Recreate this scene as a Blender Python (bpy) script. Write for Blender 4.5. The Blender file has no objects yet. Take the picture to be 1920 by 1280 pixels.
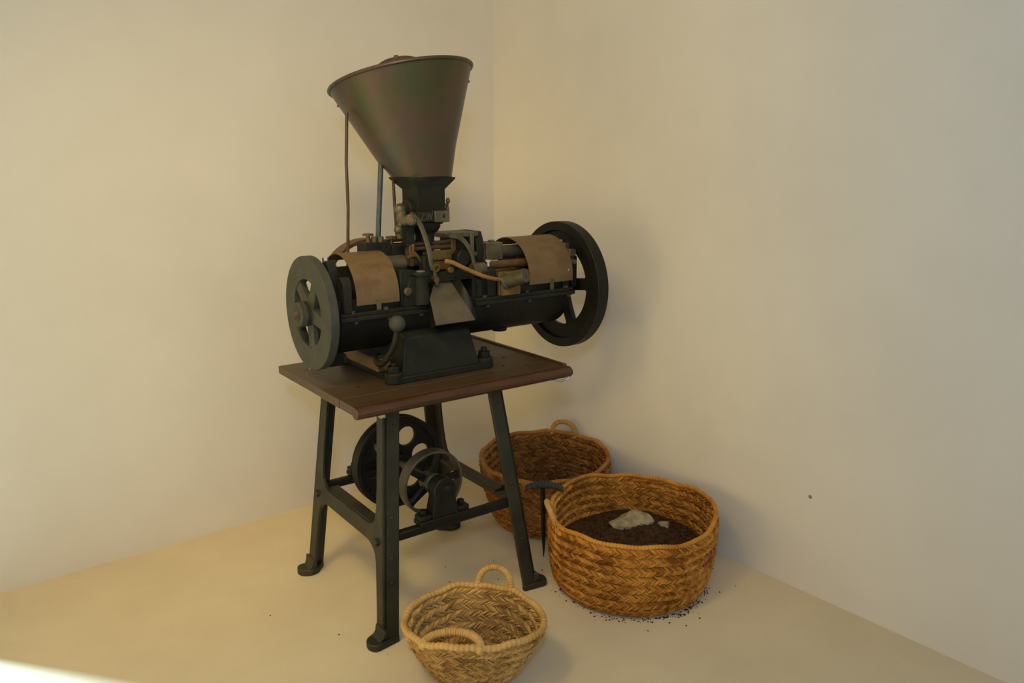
import bpy, bmesh, math, random
from mathutils import Vector, Matrix
random.seed(7)
PI = math.pi
scene = bpy.context.scene
C = scene.collection

# ------------------------------------------------------------------ camera
cam_d = bpy.data.cameras.new('camera'); cam = bpy.data.objects.new('camera', cam_d); C.objects.link(cam)
YAW, PITCH, ROLL = 0.6776, 0.2222, -0.0023
d = Vector((math.sin(YAW)*math.cos(PITCH), math.cos(YAW)*math.cos(PITCH), -math.sin(PITCH)))
r = Vector((math.cos(YAW), -math.sin(YAW), 0)); u = r.cross(d)
r2 = r*math.cos(ROLL)+u*math.sin(ROLL); u2 = u*math.cos(ROLL)-r*math.sin(ROLL)
m = Matrix((r2, u2, -d)).transposed().to_4x4(); m.translation = (-2.4212, -3.1481, 1.5)
cam.matrix_world = m
cam_d.sensor_width = 36; cam_d.lens = 1479.45/1920*36; cam_d.clip_start = 0.05
scene.camera = cam

# ------------------------------------------------------------------ light
scene.view_settings.view_transform = 'Standard'; scene.view_settings.look = 'None'
scene.view_settings.gamma = 1; scene.view_settings.exposure = 0.0
try: scene.view_settings.use_curve_mapping = False
except Exception: pass
world = bpy.data.worlds.new('world'); scene.world = world; world.use_nodes = True
bg = world.node_tree.nodes['Background']; bg.inputs[0].default_value = (1.0, 0.93, 0.56, 1); bg.inputs[1].default_value = 0.54

def area(name, loc, target, size, energy, color, sy=None, spread=None):
    l = bpy.data.lights.new(name, 'AREA'); l.energy = energy; l.color = color; l.size = size
    if sy: l.shape = 'RECTANGLE'; l.size_y = sy
    if spread: l.spread = spread
    o = bpy.data.objects.new(name, l); C.objects.link(o); o.location = loc
    o.rotation_euler = (Vector(target)-Vector(loc)).to_track_quat('-Z', 'Y').to_euler()
    return o
# warm ceiling spotlight of the gallery, then a fill added for the upper walls
WARM = (1.0, 0.76, 0.28)
area('floor_spot_light', (-2.6, -1.6, 2.9), (-1.2, -0.35, 0.2), 0.6, 8.0, WARM, 0.6, 1.4)
area('upper_wall_fill', (-2.1, -2.3, 2.9), (-0.45, -0.2, 1.65), 0.6, 7.5, WARM, 0.6, 1.5)
# unseen warm fill added low on the left to brighten the corner
area('low_left_fill', (-3.9, -0.95, 0.70), (0.0, -0.55, 0.6), 1.9, 4.6, WARM, 1.1, 1.25)
# cool daylight from the entrance behind the photographer
area('entrance_light', (-2.62, -3.32, 1.98), (-0.7, -0.5, 0.9), 0.20, 19, (0.36, 0.58, 1.0))
# cool daylight from the open side of the gallery on the right
area('gallery_daylight', (-1.5, -4.6, 1.9), (0.0, -2.0, 1.1), 1.4, 9, (0.44, 0.72, 1.0))
# sun through the doorway in the left wall
sl = bpy.data.lights.new('sun', 'SUN'); sl.energy = 10; sl.color = (0.42, 0.74, 1.0); sl.angle = 0.05
so = bpy.data.objects.new('sun', sl); C.objects.link(so)
so.rotation_euler = Vector((0.587*0.72, -0.81*0.72, -0.69)).to_track_quat('-Z', 'Y').to_euler()

# ------------------------------------------------------------------ materials
def new_mat(name):
    mt = bpy.data.materials.new(name); mt.use_nodes = True
    nt = mt.node_tree; b = nt.nodes['Principled BSDF']
    return mt, nt, b
def coords(nt, scale=(1, 1, 1)):
    tc = nt.nodes.new('ShaderNodeTexCoord'); mp = nt.nodes.new('ShaderNodeMapping')
    mp.inputs['Scale'].default_value = scale
    nt.links.new(tc.outputs['Object'], mp.inputs[0]); return mp.outputs[0]
def noise(nt, vec, scale, detail=4, rough=0.6):
    n = nt.nodes.new('ShaderNodeTexNoise'); n.inputs['Scale'].default_value = scale
    n.inputs['Detail'].default_value = detail; n.inputs['Roughness'].default_value = rough
    nt.links.new(vec, n.inputs['Vector']); return n.outputs['Fac']
def ramp(nt, fac, stops):
    rp = nt.nodes.new('ShaderNodeValToRGB'); e = rp.color_ramp.elements
    while len(e) < len(stops): e.new(0.5)
    for k, (pos, col) in enumerate(stops):
        e[k].position = pos; e[k].color = (*col, 1)
    nt.links.new(fac, rp.inputs[0]); return rp.outputs[0]
def bump(nt, b, h, strength, dist):
    bp = nt.nodes.new('ShaderNodeBump'); bp.inputs['Strength'].default_value = strength; bp.inputs['Distance'].default_value = dist
    nt.links.new(h, bp.inputs['Height']); nt.links.new(bp.outputs[0], b.inputs['Normal'])
def mixc(nt, fac, a, c, mode='MIX'):
    mx = nt.nodes.new('ShaderNodeMix'); mx.data_type = 'RGBA'; mx.blend_type = mode
    if isinstance(fac, float): mx.inputs[0].default_value = fac
    else: nt.links.new(fac, mx.inputs[0])
    for s, v in ((6, a), (7, c)):
        if isinstance(v, tuple): mx.inputs[s].default_value = (*v, 1)
        else: nt.links.new(v, mx.inputs[s])
    return mx.outputs[2]
M = {}
def surf(name, c1, c2, scale=12, rough=0.6, metal=0.0, bumps=(60, 0.15, 0.002), stretch=(1, 1, 1), c3=None, spec=0.5, lo=0.35, hi=0.65):
    mt, nt, b = new_mat(name); v = coords(nt, stretch)
    stops = [(lo, c1), (hi, c2)]
    if c3: stops = [(lo, c1), ((lo+hi)/2, c2), (hi, c3)]
    nt.links.new(ramp(nt, noise(nt, v, scale), stops), b.inputs['Base Color'])
    b.inputs['Roughness'].default_value = rough; b.inputs['Metallic'].default_value = metal
    b.inputs['Specular IOR Level'].default_value = spec
    if bumps: bump(nt, b, noise(nt, v, bumps[0], 3), bumps[1], bumps[2])
    M[name] = mt; return mt
surf('plaster', (0.67, 0.60, 0.53), (0.71, 0.64, 0.57), 1.6, 0.9, 0, (18, 0.12, 0.006), spec=0.2)
surf('ceiling_paint', (0.68, 0.65, 0.6), (0.72, 0.69, 0.64), 2, 0.9, 0, None)
# poured floor with fine speckle
mt, nt, b = new_mat('terrazzo'); v = coords(nt)
base = ramp(nt, noise(nt, v, 2.2, 5), [(0.3, (0.62, 0.50, 0.335)), (0.7, (0.70, 0.575, 0.395))])
vo = nt.nodes.new('ShaderNodeTexVoronoi'); vo.inputs['Scale'].default_value = 130; nt.links.new(v, vo.inputs['Vector'])
sp = ramp(nt, vo.outputs['Distance'], [(0.10, (1, 1, 1)), (0.22, (0, 0, 0))])
wn = ramp(nt, noise(nt, v, 60, 2), [(0.45, (0.40, 0.30, 0.17)), (0.6, (0.80, 0.72, 0.55))])
fl = mixc(nt, 0.0, base, wn)
mxn = fl.node; sc1 = nt.nodes.new('ShaderNodeMath'); sc1.operation = 'MULTIPLY'; sc1.inputs[1].default_value = 0.35
nt.links.new(sp, sc1.inputs[0]); nt.links.new(sc1.outputs[0], mxn.inputs[0])
nt.links.new(fl, b.inputs['Base Color']); b.inputs['Roughness'].default_value = 0.62; b.inputs['Specular IOR Level'].default_value = 0.3
bump(nt, b, noise(nt, v, 90, 2), 0.06, 0.002); M['floor'] = mt
surf('iron', (0.0105, 0.0105, 0.0075), (0.019, 0.0188, 0.0135), 14, 0.62, 0.0, (90, 0.25, 0.0012), spec=0.2)
surf('iron_wheel', (0.040, 0.0395, 0.030), (0.056, 0.0545, 0.042), 20, 0.65, 0.0, (140, 0.3, 0.001), spec=0.25)
surf('black_iron', (0.005, 0.0046, 0.0034), (0.0105, 0.0095, 0.0068), 16, 0.5, 0.0, (70, 0.25, 0.0012), spec=0.25)
surf('stand_iron', (0.018, 0.0168, 0.0102), (0.032, 0.0285, 0.017), 12, 0.5, 0.0, (60, 0.3, 0.0015), spec=0.35)
surf('rust_sheet', (0.115, 0.066, 0.028), (0.158, 0.094, 0.044), 9, 0.65, 0.15, (80, 0.15, 0.001), (1, 2, 1), c3=(0.130, 0.083, 0.033))
surf('dull_steel', (0.075, 0.062, 0.038), (0.13, 0.108, 0.068), 18, 0.5, 0.45, (90, 0.2, 0.001))
surf('bright_steel', (0.55, 0.53, 0.48), (0.7, 0.68, 0.62), 20, 0.3, 0.9, None)
surf('copper', (0.105, 0.050, 0.021), (0.165, 0.085, 0.038), 25, 0.5, 0.5, (90, 0.2, 0.001))
surf('brass', (0.12, 0.075, 0.018), (0.20, 0.13, 0.034), 25, 0.5, 0.5, (90, 0.2, 0.001))
surf('rust_rod', (0.050, 0.024, 0.010), (0.085, 0.042, 0.018), 40, 0.6, 0.2, (120, 0.3, 0.001))
surf('blue_rod', (0.045, 0.055, 0.058), (0.07, 0.082, 0.085), 30, 0.45, 0.2, (120, 0.2, 0.001))
surf('hose', (0.19, 0.092, 0.02), (0.29, 0.15, 0.038), 30, 0.6, 0.0, (140, 0.2, 0.001))
surf('wood', (0.030, 0.0175, 0.0078), (0.064, 0.0385, 0.018), 5, 0.45, 0, (40, 0.25, 0.0015), (1, 8, 6), c3=(0.043, 0.025, 0.011), lo=0.25, hi=0.75)
surf('red_wood', (0.038, 0.0125, 0.0055), (0.068, 0.0245, 0.010), 5, 0.36, 0, (40, 0.2, 0.001), (1, 9, 9))
surf('block_wood', (0.11, 0.058, 0.014), (0.17, 0.095, 0.028), 8, 0.6, 0, (50, 0.2, 0.001), (3, 1, 8))
surf('chute_sheet', (0.075, 0.058, 0.040), (0.12, 0.092, 0.062), 14, 0.6, 0.2, (90, 0.2, 0.001))
surf('black_hole', (0.008, 0.006, 0.004), (0.012, 0.009, 0.006), 14, 0.9, 0, None)
surf('white_pad', (0.22, 0.20, 0.15), (0.30, 0.28, 0.22), 14, 0.6, 0, None)
surf('soil', (0.030, 0.015, 0.007), (0.085, 0.042, 0.018), 60, 0.95, 0, (160, 0.9, 0.006), spec=0.1)
surf('rock', (0.20, 0.155, 0.085), (0.40, 0.33, 0.205), 26, 0.9, 0, (60, 0.8, 0.008), spec=0.15)
surf('twig', (0.16, 0.075, 0.025), (0.28, 0.15, 0.06), 30, 0.9, 0, None)
surf('stain', (0.22, 0.17, 0.11), (0.30, 0.24, 0.17), 40, 0.9, 0, None)
surf('wrap', (0.028, 0.026, 0.020), (0.055, 0.050, 0.038), 80, 0.8, 0, (200, 0.4, 0.001))
# galvanised hopper with tarnish colours
mt, nt, b = new_mat('hopper_sheet'); v = coords(nt, (1, 1, 0.45))
c = ramp(nt, noise(nt, v, 6.0, 3, 0.5), [(0.34, (0.070, 0.072, 0.082)), (0.43, (0.100, 0.078, 0.050)), (0.50, (0.122, 0.072, 0.062)), (0.57, (0.095, 0.078, 0.042)), (0.66, (0.068, 0.074, 0.036))])
c = mixc(nt, 0.25, c, (0.105, 0.080, 0.047))
nt.links.new(c, b.inputs['Base Color']); b.inputs['Metallic'].default_value = 0.75; b.inputs['Roughness'].default_value = 0.40
bump(nt, b, noise(nt, v, 60, 3), 0.05, 0.001); M['hopper'] = mt
def straw(name, dark, mid, light):
    mt, nt, b = new_mat(name); v = coords(nt)
    at = nt.nodes.new('ShaderNodeAttribute'); at.attribute_name = 'tint'
    ad = nt.nodes.new('ShaderNodeMath'); ad.operation = 'ADD'
    n1 = noise(nt, v, 9, 4); mu = nt.nodes.new('ShaderNodeMath'); mu.operation = 'MULTIPLY_ADD'
    nt.links.new(n1, mu.inputs[0]); mu.inputs[1].default_value = 1.3; mu.inputs[2].default_value = -0.47
    s2 = nt.nodes.new('ShaderNodeMath'); s2.operation = 'MULTIPLY'; s2.inputs[1].default_value = 0.6
    nt.links.new(at.outputs['Fac'], s2.inputs[0]); nt.links.new(s2.outputs[0], ad.inputs[0]); nt.links.new(mu.outputs[0], ad.inputs[1])
    nt.links.new(ramp(nt, ad.outputs[0], [(0.12, dark), (0.45, mid), (0.85, light)]), b.inputs['Base Color'])
    b.inputs['Roughness'].default_value = 0.75; b.inputs['Specular IOR Level'].default_value = 0.2
    bump(nt, b, noise(nt, v, 260, 2), 0.3, 0.002); M[name] = mt
straw('straw_orange', (0.20, 0.070, 0.010), (0.42, 0.165, 0.024), (0.58, 0.27, 0.048))
straw('straw_brown', (0.15, 0.052, 0.012), (0.30, 0.115, 0.024), (0.42, 0.185, 0.045))
straw('straw_pale', (0.26, 0.13, 0.034), (0.45, 0.245, 0.070), (0.60, 0.355, 0.125))
straw('straw_rope', (0.24, 0.11, 0.032), (0.40, 0.20, 0.062), (0.50, 0.28, 0.10))

# ------------------------------------------------------------------ mesh helpers
class MB:
    def __init__(s): s.v = []; s.f = []; s.t = []
    def add(s, vs, fs, tint=None):
        o = len(s.v); s.v += [tuple(x) for x in vs]; s.f += [tuple(i+o for i in f) for f in fs]
        s.t += [random.random() if tint is None else tint]*len(vs)
        return s
    def dark(s): s.t = [0.0]*len(s.v); return s
    def box(s, x0, x1, y0, y1, z0, z1, mat=None):
        vs = [Vector((x, y, z)) for z in (z0, z1) for y in (y0, y1) for x in (x0, x1)]
        if mat: vs = [mat @ q for q in vs]
        return s.add(vs, [(0, 2, 3, 1), (4, 5, 7, 6), (0, 1, 5, 4), (2, 6, 7, 3), (0, 4, 6, 2), (1, 3, 7, 5)])
    def loft(s, rings, cap=True, closed=True):
        n = len(rings[0]); vs = [q for rg in rings for q in rg]; fs = []
        for k in range(len(rings)-1):
            for i in range(n if closed else n-1):
                j = (i+1) % n; fs.append((k*n+i, k*n+j, (k+1)*n+j, (k+1)*n+i))
        if cap: fs += [tuple(reversed(range(n))), tuple(range((len(rings)-1)*n, len(rings)*n))]
        return s.add(vs, fs)
    def cyl(s, p0, p1, r0, r1=None, n=20):
        r1 = r0 if r1 is None else r1
        p0, p1 = Vector(p0), Vector(p1); a = (p1-p0).normalized(); x = a.orthogonal().normalized(); y = a.cross(x)
        return s.loft([[p+rr*(math.cos(2*PI*i/n)*x+math.sin(2*PI*i/n)*y) for i in range(n)] for p, rr in ((p0, r0), (p1, r1))])
    def lathe(s, p0, axis, prof, n=28, cap=True):          # prof: (distance along axis, radius)
        p0 = Vector(p0); a = Vector(axis).normalized(); x = a.orthogonal().normalized(); y = a.cross(x)
        return s.loft([[p0+a*h+max(rr, 1e-4)*(math.cos(2*PI*i/n)*x+math.sin(2*PI*i/n)*y) for i in range(n)] for h, rr in prof], cap)
    def ring(s, p0, axis, prof, n=48):                     # closed profile revolved
        p0 = Vector(p0); a = Vector(axis).normalized(); x = a.orthogonal().normalized(); y = a.cross(x)
        rings = [[p0+a*h+rr*(math.cos(2*PI*i/n)*x+math.sin(2*PI*i/n)*y) for h, rr in prof] for i in range(n)]
        k = len(prof); vs = [q for rg in rings for q in rg]
        fs = [(i*k+j, ((i+1) % n)*k+j, ((i+1) % n)*k+(j+1) % k, i*k+(j+1) % k) for i in range(n) for j in range(k)]
        return s.add(vs, fs)
    def tube(s, path, rad, n=10, closed=False, cap=True, flat=1.0, up=None):
        P = [Vector(q) for q in path]; L = len(P); rings = []; prev = None
        for i in range(L):
            a = P[(i+1) % L]-P[i-1] if closed else P[min(i+1, L-1)]-P[max(i-1, 0)]
            a.normalize()
            x = (prev - a*prev.dot(a)) if prev else ((Vector(up) - a*Vector(up).dot(a)) if up else a.orthogonal())
            x.normalize(); prev = x; y = a.cross(x); rr = rad(i/max(L-1, 1)) if callable(rad) else rad
            rings.append([P[i]+rr*(math.cos(2*PI*k/n)*x+flat*math.sin(2*PI*k/n)*y) for k in range(n)])
        if closed: rings.append(rings[0]); return s.loft(rings, False)
        return s.loft(rings, cap)
    def prism(s, poly, o, ex, ey, ez):                     # poly in (ex,ey), from o along ez
        o, ex, ey, ez = map(Vector, (o, ex, ey, ez))
        return s.loft([[o+ex*a+ey*c for a, c in poly], [o+ez+ex*a+ey*c for a, c in poly]])
    def sphere(s, p, rr, n=20, sz=1.0):
        return s.lathe(Vector(p)-Vector((0, 0, rr*sz)), (0, 0, 1), [(rr*sz*(1-math.cos(PI*k/12)), rr*math.sin(PI*k/12)) for k in range(13)], n)
    def hexa(s, p0, axis, rr, h):
        p0 = Vector(p0); a = Vector(axis).normalized(); return s.cyl(p0, p0+a*h, rr, rr, 6)
    def build(s, name, mat, parent=None, bevel=0, smooth=True, tint=False, ang=0.6, seg=2):
        me = bpy.data.meshes.new(name); me.from_pydata(s.v, [], s.f)
        bm = bmesh.new(); bm.from_mesh(me); bmesh.ops.recalc_face_normals(bm, faces=bm.faces); bm.to_mesh(me); bm.free()
        if smooth:
            me.polygons.foreach_set('use_smooth', [True]*len(me.polygons))
            me.set_sharp_from_angle(angle=ang)
        if tint:
            at = me.attributes.new('tint', 'FLOAT', 'POINT'); at.data.foreach_set('value', s.t)
        me.materials.append(M[mat] if isinstance(mat, str) else mat)
        o = bpy.data.objects.new(name, me); C.objects.link(o)
        if parent: o.parent = parent
        if bevel:
            bv = o.modifiers.new('bevel', 'BEVEL'); bv.width = bevel; bv.segments = seg; bv.limit_method = 'ANGLE'; bv.angle_limit = 0.6
        return o
def tag(o, label=None, cat=None, group=None, kind=None):
    for k, val in (('label', label), ('category', cat), ('group', group), ('kind', kind)):
        if val: o[k] = val
    return o
def empty(name, loc, rz=0):
    o = bpy.data.objects.new(name, None); C.objects.link(o); o.location = loc; o.rotation_euler = (0, 0, rz)
    o.empty_display_size = 0.1; return o
def arc(cx, cy, rr, a0, a1, n): return [(cx+rr*math.cos(a0+(a1-a0)*i/n), cy+rr*math.sin(a0+(a1-a0)*i/n)) for i in range(n+1)]
def spline(pts, n=8):                                     # Catmull-Rom through points
    P = [Vector(q) for q in pts]; out = []
    for i in range(len(P)-1):
        p0, p1, p2, p3 = P[max(i-1, 0)], P[i], P[i+1], P[min(i+2, len(P)-1)]
        for k in range(n):
            t = k/n; out.append(0.5*((2*p1)+(p2-p0)*t+(2*p0-5*p1+4*p2-p3)*t*t+(3*p1-p0-3*p2+p3)*t**3))
    return out+[P[-1]]

# ------------------------------------------------------------------ the room
X0, Y0, H = -5.2, -5.6, 3.0
b = MB().box(X0, 0.2, Y0, 0.2, -0.15, 0); tag(b.build('floor', 'floor', smooth=False), 'pale yellowish poured floor with fine speckles', 'floor', kind='structure')
b = MB().box(-2.642, 0.2, 0, 0.2, 0, H).box(X0, -4.4, 0, 0.2, 0, H).box(-4.4, -2.642, 0, 0.2, 2.3, H)
tag(b.build('wall_left', 'plaster', smooth=False), 'plain warm white plaster wall behind the machine', 'wall', kind='structure')
b = MB().box(0, 0.2, Y0, 0, 0, H); wr = b.build('wall_right', 'plaster', smooth=False)
tag(wr, 'plain plaster wall turning greyish beside the baskets', 'wall', kind='structure')
b = MB().box(X0, 0.2, Y0, 0.2, H, H+0.15); tag(b.build('ceiling', 'ceiling_paint', smooth=False), 'plain pale ceiling above the corner', 'ceiling', kind='structure')
b = MB().lathe((0.001, -1.799, 0.361), (-1, 0, 0), [(0, 0.008), (0.002, 0.006), (0.003, 0.002)], 10); b.build('stain', 'stain', wr)

# ------------------------------------------------------------------ stand with table top
SX, SY, SR = -0.988, -0.8818, -0.0457
stand = empty('machine_stand', (SX, SY, 0), SR)
tag(stand, 'tall four-legged cast iron stand with a dark wooden top and pulleys below', 'table')
TL, TW, TH = 0.407, 0.319, 0.8095
top = empty('table_top', (0, 0, 0)); top.parent = stand
top['label'] = 'dark stained wooden table top'
ys = [-0.283, -0.19, -0.045, 0.09, 0.205, 0.319]
for k in range(5):
    y0, y1 = ys[k], ys[k+1]
    MB().box(-TL+random.uniform(0, 0.003), TL-0.012, y0+0.0006, y1-0.0006, TH-0.028, TH-random.uniform(0, 0.0012)).build('plank', 'wood', top, bevel=0.0015)
noz = [(-0.283, TH-0.03), (-0.283, TH), (-0.30, TH+0.001), (-0.312, TH-0.004), (-0.319, TH-0.014), (-0.317, TH-0.026), (-0.308, TH-0.034), (-0.295, TH-0.036)]
MB().loft([[(x, y, z) for y, z in noz] for x in (-TL, TL)]).build('front_moulding', 'red_wood', top, bevel=0.002)
MB().box(TL-0.012, TL, -0.283, TW, TH-0.03, TH+0.007).build('end_lip', 'red_wood', top, bevel=0.003)
for (x, y) in [(0.235, 0.02), (0.295, -0.06), (0.225, -0.155), (-0.30, -0.10), (0.30, -0.2)]:
    MB().cyl((x, y, TH-0.006), (x, y, TH+0.0006), 0.006, n=12).build('screw_hole', 'black_hole', top)
tx, ty, ta, tb, bx, by, bA, bB = -0.044, 0.030, 0.192, 0.205, -0.031, 0.023, 0.280, 0.281
def legpt(sx, sy, z):
    t = z/0.78; return Vector((bx+(tx-bx)*t+sx*(bA+(ta-bA)*t), by+(ty-by)*t+sy*(bB+(tb-bB)*t), z))
def leg(sx, sy):
    bmb = MB()
    # angle section: web facing outward in x, flange facing outward in y
    for part in (0, 1):
        rings = []
        for z in (0.02, 0.1, 0.25, 0.30, 0.36, 0.43, 0.5, 0.782):
            c = legpt(sx, sy, z); w = 0.030; fl = 0
            if 0.24 < z < 0.46: fl = {0.25: 0.006, 0.30: 0.02, 0.36: 0.02, 0.43: 0.005}.get(z, 0)
            ox = c.x+sx*0.030; oy = c.y+sy*0.030
            if part == 0: q = [(ox, oy), (ox-sx*0.014, oy), (ox-sx*0.014, oy-sy*(0.052+fl)), (ox, oy-sy*(0.052+fl))]
            else: q = [(ox, oy), (ox-sx*0.056, oy), (ox-sx*0.056, oy-sy*0.014), (ox, oy-sy*0.014)]
            rings.append([(a, c2, z) for a, c2 in q])
        bmb.loft(rings)
    o = bmb.build('leg', 'stand_iron', stand, bevel=0.004)
    # foot plate
    c = legpt(sx, sy, 0); ox = c.x+sx*0.030; oy = c.y+sy*0.030
    poly = [(ox-sx*0.058, oy), (ox+sx*0.02, oy+sy*0.012)]
    cx, cy = ox+sx*0.012, oy-sy*0.020
    a0 = 0.95
    for k in range(9):
        a = a0-(2*a0)*k/8
        poly.append((cx+sx*0.034*math.cos(a), cy+sy*0.036*math.sin(a)))
    poly += [(ox+sx*0.005, oy-sy*0.062), (ox-sx*0.02, oy-sy*0.056), (ox-sx*0.058, oy-sy*0.016)]
    f = MB().prism(poly, (0, 0, 0), (1, 0, 0), (0, 1, 0), (0, 0, 0.024)).build('foot', 'stand_iron', o, bevel=0.004)
    MB().cyl((cx, cy, 0.018), (cx, cy, 0.0248), 0.006, n=12).build('bolt_hole', 'black_hole', o)
    # fillet from leg into the foot
    MB().loft([[(ox+sx*e, oy+sy*0.004*k, z), (ox+sx*e, oy-sy*0.054, z), (ox-sx*0.014, oy-sy*0.054, z), (ox-sx*0.014, oy, z)] for k, (e, z) in enumerate(((0.020, 0.022), (0.010, 0.027), (0.003, 0.038), (-0.001, 0.06)))]).build('foot_fillet', 'stand_iron', o, bevel=0.003)
    # rivets along the flange
    for z in (0.70, 0.41, 0.28, 0.20):
        c = legpt(sx, sy, z); MB().sphere((c.x, c.y+sy*0.030, z), 0.005, 10).build('rivet', 'stand_iron', o)
    return o
for sx in (-1, 1):
    for sy in (-1, 1): leg(sx, sy)
# end rails between the legs (y direction) with curved gussets
for sx in (-1, 1):
    a, c = legpt(sx, -1, 0.33), legpt(sx, 1, 0.33); xo = a.x+sx*0.029
    ya, yb = a.y-0.0, c.y+0.0
    prof = []
    n = 8; g = 0.075
    top_e = [(ya-0.02, 0.36+g+0.03)]+[(ya+0.022+g*(1-math.cos(PI/2*k/n)), 0.358+g*(1-math.sin(PI/2*k/n))) for k in range(n+1)]
    top_e += [(yb-0.022-g*(1-math.sin(PI/2*k/n)), 0.358+g*(1-math.cos(PI/2*k/n))) for k in range(n+1)]+[(yb+0.02, 0.36+g+0.03)]
    bot_e = [(yb+0.02, 0.30-g-0.03)]+[(yb-0.022-g*(1-math.cos(PI/2*k/n)), 0.305-g*(1-math.sin(PI/2*k/n))) for k in range(n+1)]
    bot_e += [(ya+0.022+g*(1-math.sin(PI/2*k/n)), 0.305-g*(1-math.cos(PI/2*k/n))) for k in range(n+1)]+[(ya-0.02, 0.30-g-0.03)]
    def fit_(q, inset):
        y, z = q; ca, cb = legpt(sx, -1, z), legpt(sx, 1, z)
        y = min(max(y+(ca.y-ya if y < 0 else cb.y-yb), ca.y-0.012), cb.y+0.012)
        return (ca.x+sx*(0.0285-inset), y, z)
    out_ = top_e+bot_e
    MB().loft([[fit_(q, 0.0) for q in out_], [fit_(q, 0.014) for q in out_]]).build('end_rail', 'stand_iron', stand, bevel=0.003)
    for sy in (-1, 1):
        q = legpt(sx, sy, 0.325); q.x = xo; q.y -= sy*0.012
        MB().lathe(q, (sx, 0, 0), [(0, 0.013), (0.012, 0.013), (0.014, 0.011)], 8).build('rail_bolt', 'stand_iron', stand, bevel=0.002)
    MB().box(xo-sx*0.056, xo-sx*0.012, ya+0.06, yb-0.06, 0.347, 0.36).build('rail_flange', 'stand_iron', stand, bevel=0.003)
# cross bars (x direction)
bars = {}
for sy in (-1, 1):
    a, c = legpt(-1, sy, 0.345), legpt(1, sy, 0.345)
    yb = a.y+sy*0.012; bars[sy] = yb
    MB().box(a.x+0.0, c.x-0.0, yb-0.014, yb+0.014, 0.322, 0.352).build('cross_bar', 'black_iron', stand, bevel=0.006)
# top rails under the table
for sx in (-1, 1):
    a, c = legpt(sx, -1, 0.775), legpt(sx, 1, 0.775)
    MB().box(a.x-0.025, a.x+0.025, a.y, c.y, 0.768, 0.7815).build('top_rail', 'stand_iron', stand, bevel=0.002)
q = legpt(-1, -1, 0.742)
MB().lathe((q.x-0.030, q.y-0.012, 0.742), (-1, -0.15, -0.25), [(0, 0.024), (0.004, 0.023), (0.008, 0.014)], 18).build('pad', 'white_pad', stand)['label'] = 'small white pad under the table top'
# counter shaft with pulleys, bearings
PX, PZ = -0.082, 0.458
MB().cyl((PX, bars[-1]-0.03, PZ), (PX, bars[1]+0.03, PZ), 0.014).build('counter_shaft', 'dull_steel', stand)
for sy in (-1, 1):
    yb = bars[sy]; pb = empty('bearing', (0, 0, 0)); pb.parent = stand
    MB().box(PX-0.095, PX+0.095, yb-0.026, yb+0.026, 0.351, 0.368).build('bearing_base', 'black_iron', pb, bevel=0.004)
    poly = [(-0.05, 0.367), (0.05, 0.367), (0.046, 0.40)]+arc(0, PZ, 0.042, -0.5, PI+0.5, 14)+[(-0.046, 0.40)]
    MB().prism(poly, (PX, yb-0.024, 0), (1, 0, 0), (0, 0, 1), (0, 0.048, 0)).build('bearing_block', 'black_iron', pb, bevel=0.004)
    for s in (-1, 1):
        MB().box(PX+s*0.072-0.022, PX+s*0.072+0.022, yb-0.022, yb+0.022, 0.367, 0.385).build('bearing_lug', 'black_iron', pb, bevel=0.005)
        MB().hexa((PX+s*0.072, yb, 0.384), (0, 0, 1), 0.013, 0.016).build('nut', 'black_iron', pb, bevel=0.002)
    MB().cyl((PX, yb-0.03, PZ), (PX, yb+0.03, PZ), 0.022).build('bush', 'black_iron', pb)
def spoked(parent, name, c, axis, R, Ri, thick, hub_r, hub_t, n, w0, w1, mat, st=0.5, phase=0.0, spoke_mat=None, lip=0.0):
    c = Vector(c); a = Vector(axis).normalized(); x = a.orthogonal().normalized()
    if abs(a.x) > 0.9: x = Vector((0, 0, 1))
    if abs(a.y) > 0.9: x = Vector((0, 0, 1))
    y = a.cross(x); w = empty(name, (0, 0, 0)); w.parent = parent
    ht = thick/2
    MB().ring(c, a, [(-ht, Ri+lip), (-ht, R), (ht, R), (ht, Ri+lip)], 72).build('rim', mat, w, bevel=0.0025)
    sm = spoke_mat or mat
    if lip: MB().ring(c, a, [(-ht*st, Ri), (-ht*st, Ri+lip+0.001), (ht*st, Ri+lip+0.001), (ht*st, Ri)], 72).build('web', sm, w, bevel=0.003)
    for k in range(n):
        t = phase+2*PI*k/n; e = math.cos(t)*x+math.sin(t)*y; f = a.cross(e); s = ht*st
        rr0, rr1 = hub_r*0.7, Ri+0.004
        rings = []
        for q, ww in ((rr0, w0), ((rr0+rr1)/2, (w0+w1)/2*0.92), (rr1-0.012, w1), (rr1, w1*1.6)):
            rings.append([c+e*q+f*ww/2-a*s, c+e*q+f*ww/2+a*s, c+e*q-f*ww/2+a*s, c+e*q-f*ww/2-a*s])
        MB().loft(rings).build('spoke', sm, w, bevel=0.004)
    MB().ring(c, a, [(-hub_t/2, 0.010), (-hub_t/2, hub_r), (hub_t/2, hub_r), (hub_t/2, 0.010)], 32).build('hub', mat, w, bevel=0.004)
    return w
w = spoked(stand, 'flat_belt_pulley', (PX, -0.165, PZ), (0, 1, 0), 0.112, 0.103, 0.045, 0.034, 0.055, 5, 0.028, 0.020, 'dull_steel', 0.4, 0.3, 'black_iron')
w['label'] = 'rusty rimmed spoked flat belt pulley'
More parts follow.
